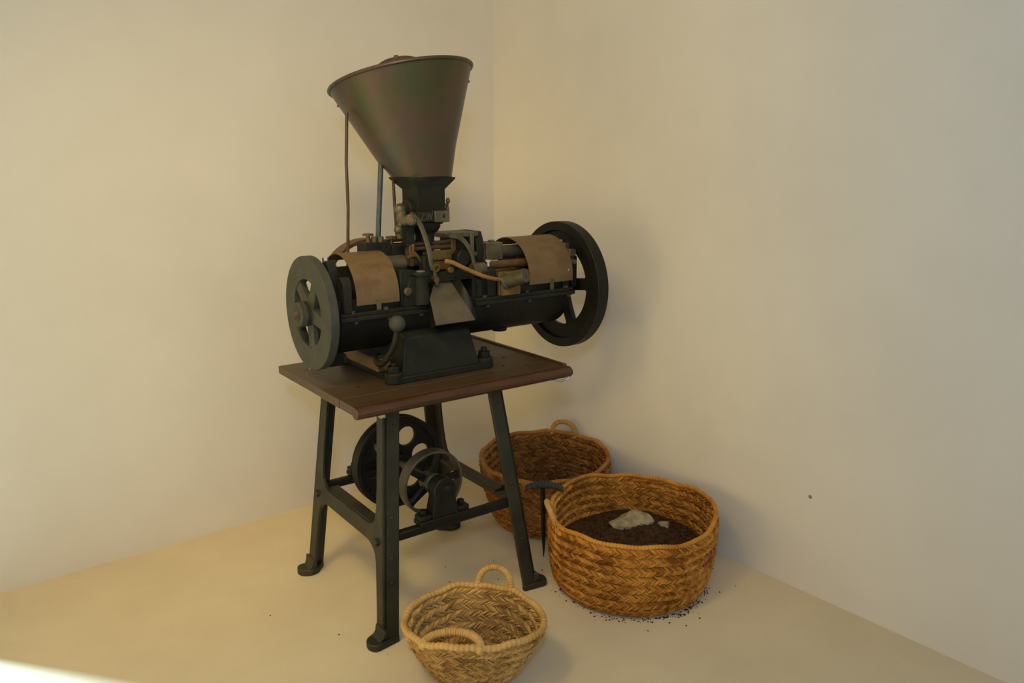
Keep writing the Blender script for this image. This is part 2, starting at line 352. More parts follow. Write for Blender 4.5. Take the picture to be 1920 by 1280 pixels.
# large disc pulley with round holes
def holed_disc(parent, name, c, axis, R, thick, nh, rh, hr, mat, phase=0):
    c = Vector(c); a = Vector(axis); x = Vector((0, 0, 1)); y = a.cross(x); w = empty(name, (0, 0, 0)); w.parent = parent
    ht = thick/2
    MB().ring(c, a, [(-ht, R*0.90), (-ht, R), (-ht*0.3, R), (0, R*0.965), (ht*0.3, R), (ht, R), (ht, R*0.90), (0, R*0.87)], 72).build('grooved_rim', mat, w, bevel=0.002)
    # web plate: angular sectors, each with a round hole
    bm = bmesh.new(); s = 0.007
    me = MB(); N = 24
    for k in range(nh):
        t0 = phase+2*PI*k/nh; hc = (hr*math.cos(t0), hr*math.sin(t0)); inner = []; outer = []
        for i in range(N):
            al = t0+2*PI*i/N
            inner.append((hc[0]+rh*math.cos(al), hc[1]+rh*math.sin(al)))
            # cast from hole centre to sector boundary
            dx, dy = math.cos(al), math.sin(al); best = 9
            B = hc[0]*dx+hc[1]*dy; D = hc[0]**2+hc[1]**2
            for RR in (R*0.9,):
                disc = B*B-D+RR*RR; best = min(best, -B+math.sqrt(disc))
            disc = B*B-D+0.02**2
            if disc > 0 and -B-math.sqrt(disc) > 0: best = min(best, -B-math.sqrt(disc))
            for sg in (-1, 1):
                bt = t0+sg*PI/nh; nx, ny = -math.sin(bt), math.cos(bt); den = dx*nx+dy*ny
                if abs(den) > 1e-6:
                    l = -(hc[0]*nx+hc[1]*ny)/den
                    if l > 0: best = min(best, l)
            outer.append((hc[0]+best*dx, hc[1]+best*dy))
        P3 = lambda q, h: c+x*q[0]+y*q[1]+a*h
        vs = [P3(q, -s) for q in inner]+[P3(q, -s) for q in outer]+[P3(q, s) for q in inner]+[P3(q, s) for q in outer]
        fs = []
        for i in range(N):
            j = (i+1) % N
            fs += [(i, j, N+j, N+i), (2*N+i, 3*N+i, 3*N+j, 2*N+j), (i, 2*N+i, 2*N+j, j)]
        me.add(vs, fs)
    me.build('web', mat, w, ang=0.5)
    MB().ring(c, a, [(-0.035, 0.012), (-0.035, 0.034), (0.035, 0.034), (0.035, 0.012)], 32).build('hub', mat, w, bevel=0.004)
    return w
w = holed_disc(stand, 'holed_pulley', (PX, 0.075, PZ), (0, 1, 0), 0.168, 0.045, 6, 0.036, 0.094, 'black_iron', 0.42)
w['label'] = 'large black disc pulley pierced by round holes'
# little hook under the right front corner
MB().tube(spline([(0.335, -0.29, 0.775), (0.352, -0.297, 0.766), (0.375, -0.303, 0.764), (0.392, -0.308, 0.770), (0.395, -0.309, 0.777)], 6), 0.0035, 8).build('hook', 'bright_steel', stand)['label'] = 'small bent metal hook'

# ------------------------------------------------------------------ the machine
mach = empty('tablet_press', (SX, SY, 0), SR)
tag(mach, 'antique dark iron press with tall metal hopper standing on the wooden table', 'machine')
AY, AZ = 0.05, 1.034
def part(name, mb, mat, parent=mach, bevel=0.0025, **k): return mb.build(name, mat, parent, bevel=bevel, **k)
# bed
bed = part('bed_plate', MB().box(-0.195, 0.165, -0.155, 0.245, TH-0.001, TH+0.022), 'iron', bevel=0.004)
for (x, y) in ((-0.185, -0.125), (0.165, -0.125), (-0.185, 0.215), (0.165, 0.215)):
    MB().cyl((x, y, TH-0.001), (x, y, TH+0.036), 0.031).build('bolt_lug', 'iron', bed, bevel=0.005)
    MB().hexa((x, y, TH+0.035), (0, 0, 1), 0.022, 0.022).build('nut', 'black_iron', bed, bevel=0.002)
    MB().cyl((x, y, TH+0.056), (x, y, TH+0.070), 0.011, n=14).build('stud', 'black_iron', bed, bevel=0.002)
prof = [(-0.145, TH+0.02), (-0.115, 0.950), (-0.05, 0.965), (0.15, 0.965), (0.215, 0.950), (0.245, TH+0.02)]
part('pedestal', MB().loft([[(xl+(0.03 if z > 0.9 else 0), y, z) for y, z in prof] for xl in (-0.165,)]+[[(0.135-(0.022 if z > 0.9 else 0), y, z) for y, z in prof]]), 'iron', bevel=0.004)
part('drawer_block', MB().box(-0.205, -0.15, -0.05, 0.215, TH+0.022, 0.868), 'block_wood')['label'] = 'yellowish wooden block beside the pedestal'
part('block_cap', MB().box(-0.209, -0.14, -0.055, 0.22, 0.868, 0.876), 'dull_steel')
# lever
lv = part('lever', MB().tube(spline([(-0.17, 0.01, 0.872), (-0.195, -0.02, 0.868), (-0.215, -0.09, 0.868), (-0.215, -0.135, 0.895), (-0.197, -0.155, 0.945), (-0.188, -0.16, 0.99)], 8), lambda t: 0.0115-0.003*t, 12), 'iron', bevel=0)
MB().sphere((-0.186, -0.16, 1.010), 0.0265, 24).build('ball_knob', 'iron_wheel', lv)
# trough
tp = [(AY+0.135*math.cos(a), 1.03+0.135*math.sin(a)) for a in [PI+PI*k/28 for k in range(29)]]
part('trough', MB().loft([[(x, y, z) for y, z in tp] for x in (-0.340, 0.585)]), 'black_iron', bevel=0.003)
part('drain_boss', MB().lathe((0.34, 0.03, 0.905), (0, 0, -1), [(0, 0.03), (0.014, 0.028), (0.016, 0.02)], 16), 'black_iron')
part('end_foot', MB().box(-0.345, -0.29, 0.02, 0.09, 0.855, 0.91), 'black_iron')
for (x0, x1) in ((-0.348, -0.035), (0.150, 0.597)):
    fr = part('flange_rail', MB().box(x0, x1, -0.103, 0.205, 1.020, 1.034).box(x0+0.004, x1-0.004, -0.097, 0.2, 1.033, 1.046), 'iron', bevel=0.003)
    for k in range(3):
        x = x0+0.045+(x1-x0-0.08)*k/2
        MB().hexa((x, -0.088, 1.045), (0, 0, 1), 0.0095, 0.008).build('bolt_head', 'iron_wheel', fr, bevel=0.001)
        MB().cyl((x+0.01, -0.092, 1.012), (x+0.01, -0.092, 1.021), 0.007, n=8).build('nut', 'iron_wheel', fr)
# housings
hp = [(-0.128, 1.045), (-0.036, 1.045), (-0.052, 1.125), (-0.070, 1.160), (-0.128, 1.165)]
part('left_housing', MB().prism(hp, (0, -0.082, 0), (1, 0, 0), (0, 0, 1), (0, 0.262, 0)).box(-0.338, -0.127, -0.070, 0.18, 1.045, 1.085), 'iron')
part('housing_rib', MB().prism([(-0.125, 1.046), (-0.04, 1.046), (-0.052, 1.14), (-0.098, 1.14)], (0, -0.092, 0), (1, 0, 0), (0, 0, 1), (0, 0.02, 0)), 'iron')
col = part('oil_column', MB().lathe((-0.055, -0.085, 1.05), (0, 0, 1), [(0, 0.032), (0.05, 0.025), (0.092, 0.023), (0.094, 0.03), (0.102, 0.031), (0.106, 0.028)], 20), 'iron', bevel=0)
MB().lathe((-0.055, -0.085, 1.155), (0, 0, 1), [(0, 0.016), (0.003, 0.016), (0.004, 0.013)], 16).build('washer', 'bright_steel', col)
bo = part('plug', MB().lathe((-0.109, -0.092, 1.096), (0, -1, 0), [(0, 0.014), (0.006, 0.014), (0.008, 0.011)], 18), 'dull_steel', bevel=0)
MB().hexa((-0.109, -0.099, 1.096), (0, -1, 0), 0.007, 0.008).build('plug_head', 'rust_rod', bo)
part('right_housing', MB().box(0.158, 0.588, -0.068, 0.18, 1.045, 1.115), 'iron')
part('cover_plate', MB().box(0.235, 0.56, -0.071, 0.17, 1.113, 1.122), 'rust_sheet')
def post(x, y, w, dep, z1, name='bearing_post', mat='iron'):
    poly = [(-w/2, 1.045), (w/2, 1.045)]+arc(0, z1-w/2, w/2, 0, PI, 10)
    return part(name, MB().prism(poly, (x, y-dep/2, 0), (1, 0, 0), (0, 0, 1), (0, dep, 0)), mat, bevel=0.004)
def postx(x, y, w, dep, z1, name='bearing_post', mat='iron'):
    poly = [(-w/2, 1.045), (w/2, 1.045)]+arc(0, z1-w/2, w/2, 0, PI, 10)
    return part(name, MB().prism(poly, (x-dep/2, y, 0), (0, 1, 0), (0, 0, 1), (dep, 0, 0)), mat, bevel=0.004)
postx(-0.318, -0.068, 0.056, 0.030, 1.158)
o = postx(-0.338, -0.01, 0.062, 0.030, 1.205)
MB().hexa((-0.345, -0.0, 1.200), (0, 0, 1), 0.010, 0.014).build('cap_screw', 'bright_steel', o)
part('side_boss', MB().cyl((-0.385, 0.01, 1.172), (-0.32, 0.01, 1.172), 0.014).cyl((-0.366, 0.01, 1.172), (-0.354, 0.01, 1.172), 0.019), 'dull_steel')
o = postx(0.228, -0.062, 0.052, 0.036, 1.150)
MB().lathe((0.228, -0.062, 1.148), (0, 0, 1), [(0, 0.007), (0.016, 0.007), (0.017, 0.013), (0.022, 0.013), (0.024, 0.010)], 14).build('cap_screw', 'bright_steel', o)
postx(0.185, -0.055, 0.045, 0.020, 1.115)
postx(0.570, -0.045, 0.075, 0.03, 1.16)
# guards
def guard(name, x0, x1, cz, R, lab, a0=-0.12, a1=2.25):
    n = 26; t = 0.0025; ring = lambda rr, x: [(x, AY-rr*math.cos(a0+(a1-a0)*k/n), cz+rr*math.sin(a0+(a1-a0)*k/n)) for k in range(n+1)]
    g = MB(); vs = []; 
    for x in (x0, x1):
        for rr in (R, R-t): vs += ring(rr, x)
    N = n+1; fs = []
    for k in range(n):
        fs += [(k, k+1, 2*N+k+1, 2*N+k), (N+k, 3*N+k, 3*N+k+1, N+k+1), (k, N+k, N+k+1, k+1), (2*N+k, 2*N+k+1, 3*N+k+1, 3*N+k)]
    fs += [(0, 2*N, 3*N, N), (n, N+n, 3*N+n, 2*N+n)]
    g.add(vs, fs); o = part(name, g, 'rust_sheet', bevel=0); o['label'] = lab
    xm = (x0+x1)/2
    MB().box(xm-0.008, xm+0.008, AY-R-0.004, AY-R+0.002, 1.046, cz-0.005).build('guard_bracket', 'dull_steel', o, bevel=0.001)
    if x0 > 0: MB().sphere((x1-0.02, AY-(R-0.001)*math.cos(0.15), cz+R*math.sin(0.15)), 0.004, 8).build('guard_rivet', 'bright_steel', o)
    return o
guard('drum_guard', -0.285, -0.135, 1.082, 0.136, 'curved rusty brown sheet guard')
guard('drum_guard', 0.390, 0.592, 1.090, 0.143, 'curved rusty brown sheet guard', -0.13, 2.3)
part('drum', MB().cyl((-0.30, AY, 1.085), (-0.14, AY, 1.085), 0.09, n=32), 'black_iron')
part('drum', MB().cyl((0.40, AY, 1.09), (0.585, AY, 1.09), 0.09, n=32), 'black_iron')
# main shaft and wheels
part('main_shaft', MB().cyl((-0.42, AY, AZ), (0.70, AY, AZ), 0.017), 'dull_steel')
lw = spoked(mach, 'hand_wheel', (-0.380, AY, AZ), (1, 0, 0), 0.183, 0.110, 0.030, 0.040, 0.062, 5, 0.046, 0.040, 'iron_wheel', 0.75, 0.52)
lw['label'] = 'smaller grey iron hand wheel with wide rim'
MB().cyl((-0.428, AY, AZ), (-0.39, AY, AZ), 0.040, n=32).build('hub_boss', 'iron_wheel', lw, bevel=0.004)
MB().lathe((-0.427, AY, AZ), (-1, 0, 0), [(0, 0.020), (0.004, 0.020), (0.006, 0.014), (0.011, 0.012), (0.012, 0.008)], 18).build('shaft_end', 'rust_rod', lw)
MB().box(-0.396, -0.378, 0.045, 0.062, AZ-0.186, AZ-0.178).build('chipped_patch', 'dull_steel', lw)
rw = spoked(mach, 'flywheel', (0.656, AY, AZ), (1, 0, 0), 0.246, 0.158, 0.050, 0.050, 0.07, 5, 0.055, 0.045, 'black_iron', 0.42, 0.2, None, 0.054)
rw['label'] = 'larger black iron flywheel with thick rim'
# right end bracket near the flywheel
o = part('end_bracket', MB().box(0.592, 0.622, -0.075, 0.03, 1.155, 1.185), 'dull_steel', bevel=0.003)
MB().box(0.594, 0.620, -0.085, -0.05, 1.045, 1.16).build('bracket_leg', 'black_iron', o, bevel=0.004)
MB().box(0.594, 0.62, -0.04, 0.0, 1.184, 1.205).build('bracket_step', 'dull_steel', o, bevel=0.003)
for (y, z) in ((-0.03, 1.185), (-0.0, 1.205)): MB().hexa((0.607, y, z), (0, 0, 1), 0.008, 0.01).build('bracket_screw', 'bright_steel', o)
MB().cyl((0.60, -0.095, 1.14), (0.60, -0.082, 1.14), 0.009, n=12).build('bracket_bolt', 'dull_steel', o)
part('crank_pin', MB().cyl((0.585, 0.0, 1.06), (0.63, 0.0, 1.06), 0.012), 'dull_steel')
# back belt pulley
bp = spoked(mach, 'belt_pulley', (-0.092, 0.235, 1.073), (0, 1, 0), 0.170, 0.156, 0.055, 0.03, 0.07, 5, 0.035, 0.026, 'copper', 0.4, 0.1, 'black_iron')
bp['label'] = 'rusty brown belt pulley at the back'
part('pulley_shaft', MB().cyl((-0.092, 0.12, 1.073), (-0.092, 0.275, 1.073), 0.015), 'dull_steel')
# left block with thumb screws and small pillars
blk = part('tool_block', MB().box(-0.178, -0.085, 0.055, 0.125, 1.19, 1.243).box(-0.09, 0.005, 0.035, 0.125, 1.185, 1.232), 'iron')
part('tool_slab', MB().box(-0.16, 0.02, 0.02, 0.17, 1.10, 1.188), 'iron')
part('round_socket', MB().cyl((0.0, 0.055, 1.185), (0.0, 0.055, 1.243), 0.030), 'iron')
for (x, y, z0, z1, mt) in ((-0.152, 0.09, 1.243, 1.270, 'copper'), (-0.066, 0.09, 1.231, 1.257, 'copper'), (-0.022, 0.075, 1.231, 1.258, 'rust_rod')):
    o = part('thumb_screw', MB().lathe((x, y, z0), (0, 0, 1), [(0, 0.008), (z1-z0-0.006, 0.007), (z1-z0-0.005, 0.019), (z1-z0, 0.019), (z1-z0+0.002, 0.015)], 18), mt, bevel=0)
for (x, y) in ((-0.132, 0.085), (-0.113, 0.075)):
    part('pillar', MB().cyl((x, y, 1.235), (x, y, 1.262), 0.010), 'dull_steel')
part('guide_bar', MB().box(-0.115, 0.0, 0.11, 0.135, 1.236, 1.246), 'dull_steel')
part('ram', MB().lathe((-0.145, 0.0, 1.178), (1, 0, 0), [(0, 0.026), (0.075, 0.026), (0.078, 0.022), (0.08, 0.015), (0.125, 0.015), (0.127, 0.019), (0.14, 0.019)], 18), 'dull_steel')
# centre mechanism
part('cross_head', MB().box(0.0, 0.125, -0.012, 0.13, 1.12, 1.195), 'iron')
sc = part('scale_plate', MB().box(0.022, 0.105, -0.024, -0.012, 1.178, 1.212).box(0.022, 0.1, -0.020, -0.012, 1.145, 1.176), 'brass', bevel=0.002)
sc['label'] = 'brass plate with a row of notches'
for k in range(6): MB().box(0.032+0.012*k, 0.035+0.012*k, -0.0250, -0.0235, 1.1785, 1.184+0.002*(k % 2)).build('notch', 'black_hole', sc)
for z, y in ((1.236, 0.0), (1.222, -0.012)):
    part('tie_rod', MB().cyl((-0.045, y, z), (0.115, y, z), 0.0075), 'rust_rod', bevel=0)
part('rod_bracket', MB().box(0.106, 0.124, -0.022, 0.012, 1.195, 1.244), 'copper')
part('rod_bracket', MB().box(-0.058, -0.040, -0.022, 0.012, 1.165, 1.236), 'copper')
part('wing_bolt', MB().tube([(-0.072, -0.028, 1.195), (-0.056, -0.028, 1.203), (-0.04, -0.028, 1.2)], 0.007, 8).tube([(-0.048, -0.026, 1.2), (-0.045, -0.024, 1.24)], 0.0055, 8), 'copper', bevel=0)
part('link', MB().tube([(-0.045, -0.03, 1.215), (-0.012, -0.035, 1.165)], 0.005, 8), 'copper', bevel=0)
part('guide_post', MB().box(-0.025, 0.01, -0.055, -0.02, 1.12, 1.20), 'iron', bevel=0.005)
part('roller', MB().lathe((0.135, -0.055, 1.182), (0, 1, 0), [(0, 0.024), (0.004, 0.029), (0.07, 0.029)], 24), 'black_iron')
part('front_beam', MB().box(-0.03, 0.165, -0.070, -0.035, 1.112, 1.142), 'iron')
part('copper_nut', MB().hexa((0.062, -0.072, 1.152), (0, -1, 0), 0.013, 0.016), 'copper')
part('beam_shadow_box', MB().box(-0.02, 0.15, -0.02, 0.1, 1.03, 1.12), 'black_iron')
# right block (pusher slide)
part('slide_plate', MB().box(0.105, 0.245, 0.02, 0.14, 1.247, 1.262), 'dull_steel')
part('slide_cheek', MB().prism([(0.02, 1.13), (0.14, 1.13), (0.14, 1.262), (0.04, 1.262), (0.012, 1.20)], (0.235, 0, 0), (0, 1, 0), (0, 0, 1), (0.035, 0, 0)), 'iron')
part('slide_cheek', MB().box(0.15, 0.235, 0.045, 0.13, 1.13, 1.248), 'iron')
part('clamp_strip', MB().box(0.206, 0.222, 0.012, 0.024, 1.15, 1.262), 'dull_steel')
o = part('shaft_block', MB().box(0.262, 0.335, -0.004, 0.07, 1.160, 1.222), 'dull_steel')
MB().hexa((0.30, 0.02, 1.221), (0, 0, 1), 0.012, 0.009).build('bolt_head', 'dull_steel', o)
part('feed_shaft', MB().cyl((0.13, 0.028, 1.183), (0.50, 0.028, 1.183), 0.012).cyl((0.33, 0.028, 1.183), (0.50, 0.028, 1.183), 0.024), 'dull_steel')
part('copper_shaft', MB().cyl((0.235, -0.038, 1.148), (0.45, -0.038, 1.148), 0.015), 'copper')
o = part('collar', MB().cyl((0.160, -0.06, 1.140), (0.212, -0.06, 1.140), 0.024).cyl((0.188, -0.06, 1.14), (0.191, -0.06, 1.14), 0.0255), 'dull_steel')
MB().hexa((0.170, -0.083, 1.132), (0, -1, 0), 0.010, 0.012).build('set_screw', 'brass', o)
# curved arms
def strap(name, pts, w, t, mat, up):
    return part(name, MB().tube(spline(pts, 8), w, 10, flat=t/w, up=up), mat, bevel=0)
a1 = strap('curved_arm', [(-0.062, -0.055, 1.334), (-0.045, -0.06, 1.318), (-0.030, -0.065, 1.285), (-0.013, -0.07, 1.225), (-0.005, -0.072, 1.175), (-0.0, -0.075, 1.155)], 0.0095, 0.006, 'dull_steel', (1, 0, 0))
MB().ring((0.006, -0.082, 1.163), (0, 1, 0.1), [(-0.003, 0.009), (-0.003, 0.014), (0.003, 0.014), (0.003, 0.009)], 20).build('eye_ring', 'brass', a1)
MB().tube([(0.002, -0.078, 1.155), (0.006, -0.078, 1.13), (0.011, -0.078, 1.108)], lambda t: 0.011+0.003*t, 10, flat=0.6).build('drop_link', 'dull_steel', a1)
MB().cyl((0.0, -0.095, 1.125), (0.0, -0.07, 1.125), 0.010, n=14).build('link_pin', 'copper', a1)
a2 = strap('curved_arm', [(0.09, -0.035, 1.262), (0.118, -0.04, 1.256), (0.145, -0.045, 1.236), (0.166, -0.05, 1.2), (0.174, -0.055, 1.165), (0.175, -0.058, 1.14)], 0.012, 0.0065, 'dull_steel', (1, 0, 0))
# rocker on the left of the neck
rk = part('rocker', MB().tube(spline([(-0.058, 0.02, 1.35), (-0.072, 0.0, 1.335), (-0.078, -0.02, 1.315), (-0.06, -0.045, 1.325), (-0.052, -0.055, 1.335)], 6), 0.017, 12), 'dull_steel', bevel=0)
MB().cyl((-0.070, -0.058, 1.322), (-0.040, -0.02, 1.318), 0.0185, 0.021, n=18).build('rocker_boss', 'dull_steel', rk, bevel=0.003)
MB().cyl((-0.074, -0.066, 1.322), (-0.066, -0.052, 1.322), 0.0105, n=8).build('rocker_pin', 'copper', rk)
MB().sphere((-0.072, 0.01, 1.352), 0.020, 16).build('rocker_lobe', 'dull_steel', rk)
MB().tube([(-0.085, -0.02, 1.315), (-0.098, -0.02, 1.285), (-0.092, -0.02, 1.262)], 0.009, 10).sphere((-0.1, -0.025, 1.29), 0.014, 12).build('rocker_tail', 'dull_steel', rk)
part('rocker_post', MB().box(-0.065, -0.035, -0.02, 0.02, 1.23, 1.32), 'iron')
# oil hose with a perforated can on a brass bracket
part('oil_hose', MB().tube(spline([(0.038, -0.085, 1.182), (0.06, -0.095, 1.178), (0.105, -0.105, 1.155), (0.165, -0.112, 1.128), (0.215, -0.110, 1.112), (0.258, -0.10, 1.103)], 8), lambda t: 0.0085-0.002*t, 12), 'hose', bevel=0)['label'] = 'ochre coloured bent hose'
bk = part('can_bracket', MB().box(0.250, 0.275, -0.098, -0.086, 1.046, 1.13).box(0.255, 0.338, -0.106, -0.096, 1.046, 1.085), 'brass', bevel=0.002)
c0, c1 = Vector((0.282, -0.095, 1.092)), Vector((0.312, -0.170, 1.122)); ax = (c1-c0).normalized()
can = part('oil_can', MB().cyl(c0, c1, 0.0255, n=28).cyl(c0-ax*0.004, c0+ax*0.008, 0.0285, n=28), 'dull_steel', bevel=0.002)
xx = ax.orthogonal().normalized(); yy = ax.cross(xx)
for (a, rr) in ((0, 0), (0.3, 0.011), (1.87, 0.011), (3.44, 0.011), (5.0, 0.011)):
    q = c1+rr*(math.cos(a)*xx+math.sin(a)*yy); MB().cyl(q-ax*0.003, q+ax*0.0004, 0.0022, n=8).build('can_hole', 'black_hole', can)
# discharge chute
ch = MB(); t = 0.002
sec = [(0.022, 0.078, -0.045, 1.118), (-0.037, 0.080, -0.110, 1.066), (-0.044, 0.086, -0.135, 1.043), (-0.050, 0.094, -0.155, 1.015), (-0.050, 0.102, -0.168, 0.990)]
ch.loft([[(a, y, z), (c, y, z), (c, y+0.001, z-t), (a, y+0.001, z-t)] for a, c, y, z in sec])
cho = part('chute', ch, 'chute_sheet', bevel=0); cho['label'] = 'bent sheet metal discharge chute'
side = MB(); 
sp_ = [(0.078, -0.045, 1.118, 0.03), (0.080, -0.110, 1.066, 0.045), (0.086, -0.135, 1.043, 0.042), (0.094, -0.155, 1.015, 0.03), (0.102, -0.168, 0.990, 0.003)]
side.loft([[(x, y, z), (x+0.002, y, z), (x+0.012, y+0.01, z+h), (x+0.010, y+0.01, z+h)] for x, y, z, h in sp_]); side.build('chute_side', 'black_iron', cho)
side = MB(); side.loft([[(x, y, z), (x+0.002, y, z), (x+0.002, y+0.02, z-h), (x, y+0.02, z-h)] for x, y, z, h in [(-0.037, -0.11, 1.065, 0.02), (-0.044, -0.135, 1.042, 0.04), (-0.05, -0.155, 1.014, 0.04), (-0.05, -0.167, 0.989, 0.012)]]); side.build('chute_side', 'black_iron', cho)

# hopper neck and hopper
nk = part('neck', MB().loft([[(x0, y0, z), (x1, y0, z), (x1, y1, z), (x0, y1, z)] for x0, x1, y0, y1, z in
    ((-0.020, 0.072, -0.022, 0.068, 1.300), (-0.027, 0.079, -0.030, 0.075, 1.318), (-0.027, 0.079, -0.030, 0.075, 1.415), (-0.034, 0.092, -0.034, 0.095, 1.428), (-0.050, 0.112, -0.045, 0.125, 1.450), (-0.050, 0.112, -0.045, 0.125, 1.455))]), 'iron', bevel=0.003)
MB().lathe((0.026, 0.022, 1.306), (0, 0, -1), [(0, 0.055), (0.015, 0.054), (0.03, 0.045), (0.036, 0.036), (0.04, 0.036), (0.041, 0.033), (0.10, 0.031)], 28).build('outlet', 'black_iron', nk)
MB().box(-0.040, 0.020, -0.052, -0.028, 1.312, 1.345).build('slide_guide', 'iron', nk, bevel=0.002)
sg = MB().box(0.022, 0.080, -0.056, -0.026, 1.309, 1.346).build('slide_gate', 'dull_steel', nk, bevel=0.003)
MB().box(0.052, 0.060, -0.0568, -0.05, 1.322, 1.334).build('slide_slot', 'black_hole', nk)
# cast letters on the guide
def stroke(x0, z0, x1, z1):
    a, c = Vector((x0, -0.0525, z0)), Vector((x1, -0.0525, z1)); return MB().tube([a, c], 0.0022, 6)
for st in ((-0.030, 1.339, -0.016, 1.339), (-0.016, 1.339, -0.030, 1.318), (-0.030, 1.318, -0.016, 1.318), (-0.010, 1.339, -0.005, 1.318), (-0.005, 1.318, 0.004, 1.339), (0.004, 1.339, 0.008, 1.318), (0.008, 1.318, 0.015, 1.339)):
    stroke(*st).build('raised_letter_stroke', 'iron_wheel', nk)
# boss on the left face and wing nut on the right
MB().cyl((-0.042, 0.028, 1.35), (-0.02, 0.028, 1.35), 0.034, n=28).build('neck_boss', 'iron', nk, bevel=0.004)
wn_ = MB().cyl((0.078, 0.0, 1.362), (0.108, 0.0, 1.362), 0.005, n=10).build('wing_nut', 'dull_steel', nk)
for s in (-1, 1): MB().sphere((0.104+0.004*(s < 0), 0.0-s*0.006, 1.362+s*0.014), 0.0075, 12, 1.4).build('wing', 'dull_steel', nk)
nrm = Vector((-0.11, 0.2, 1)).normalized(); Rm = 0.240
rc = Vector((0.003, 0.112, 1.772)); bc = Vector((0.034, 0.045, 1.452))
hx = nrm.orthogonal().normalized(); hy = nrm.cross(hx)
hop = empty('hopper', (0, 0, 0)); hop.parent = mach; hop['label'] = 'tilted conical tarnished metal hopper'
def hring(t, off=0.0, n=72, add=0.0):
    c = bc.lerp(rc, t)+nrm*add; R = 0.100+(Rm-0.100)*t+off
    # the bottom edge lies level on the neck, the rim is square to the cone
    out = []
    for i in range(n):
        a = 2*PI*i/n; q = c+R*(math.cos(a)*hx+math.sin(a)*hy); lv_ = c+R*(math.cos(a)*Vector((hx.x, hx.y, 0)).normalized()+math.sin(a)*Vector((hy.x, hy.y, 0)).normalized())
        k = min(t*4, 1); out.append(lv_.lerp(q, k))
    return out
MB().loft([hring(t) for t in (0, 0.05, 0.12, 0.25, 0.5, 0.75, 1.0)]+[hring(t, -0.0025) for t in (1.0, 0.75, 0.5, 0.25, 0.12, 0.05, 0)], cap=False).build('cone', 'hopper', hop)
MB().tube(hring(1.0, 0.001), 0.0058, 10, closed=True).build('rolled_rim', 'hopper', hop)
MB().tube(hring(0.0, -0.001, add=0.004), 0.004, 8, closed=True).build('lower_band', 'black_iron', hop)
for sgn in (-1, 1):      # rivets at the sides
    e = Vector((0.873, -0.487, 0))*sgn; e = (e-nrm*e.dot(nrm)).normalized(); q = bc.lerp(rc, 0.86)+e*(0.1+(Rm-0.1)*0.86)
    MB().sphere(q, 0.005, 10).build('rivet', 'dull_steel', hop)
lid = MB().lathe(rc+nrm*-0.004, nrm, [(0, 0.232), (0.004, 0.232), (0.014, 0.085), (0.052, 0.070), (0.062, 0.064), (0.067, 0.052), (0.068, 0.01)], 48).build('lid', 'rust_rod', hop)
MB().lathe(rc+nrm*0.062, nrm, [(0, 0.008), (0.016, 0.008), (0.018, 0.006)], 12).build('lid_knob', 'dull_steel', hop)
# support rods
part('support_rod', MB().tube([(-0.225, 0.10, 1.16), (-0.222, 0.10, 1.22), (-0.214, 0.10, 1.36), (-0.213, 0.10, 1.5), (-0.203, 0.10, 1.66)], 0.0052, 10), 'rust_rod', bevel=0)['label'] = 'thin rusty brown support rod'
o = part('support_tube', MB().cyl((-0.111, 0.10, 1.243), (-0.086, 0.10, 1.535), 0.0088), 'blue_rod', bevel=0); o['label'] = 'blue grey steel support tube'
MB().lathe((-0.111, 0.10, 1.24), (0, 0, 1), [(0, 0.013), (0.012, 0.013), (0.013, 0.017), (0.018, 0.017)], 14).build('tube_socket', 'blue_rod', o)
part('support_rod', MB().tube([(-0.038, 0.10, 1.24), (-0.043, 0.10, 1.36), (-0.046, 0.10, 1.475)], 0.0052, 10), 'rust_rod', bevel=0)

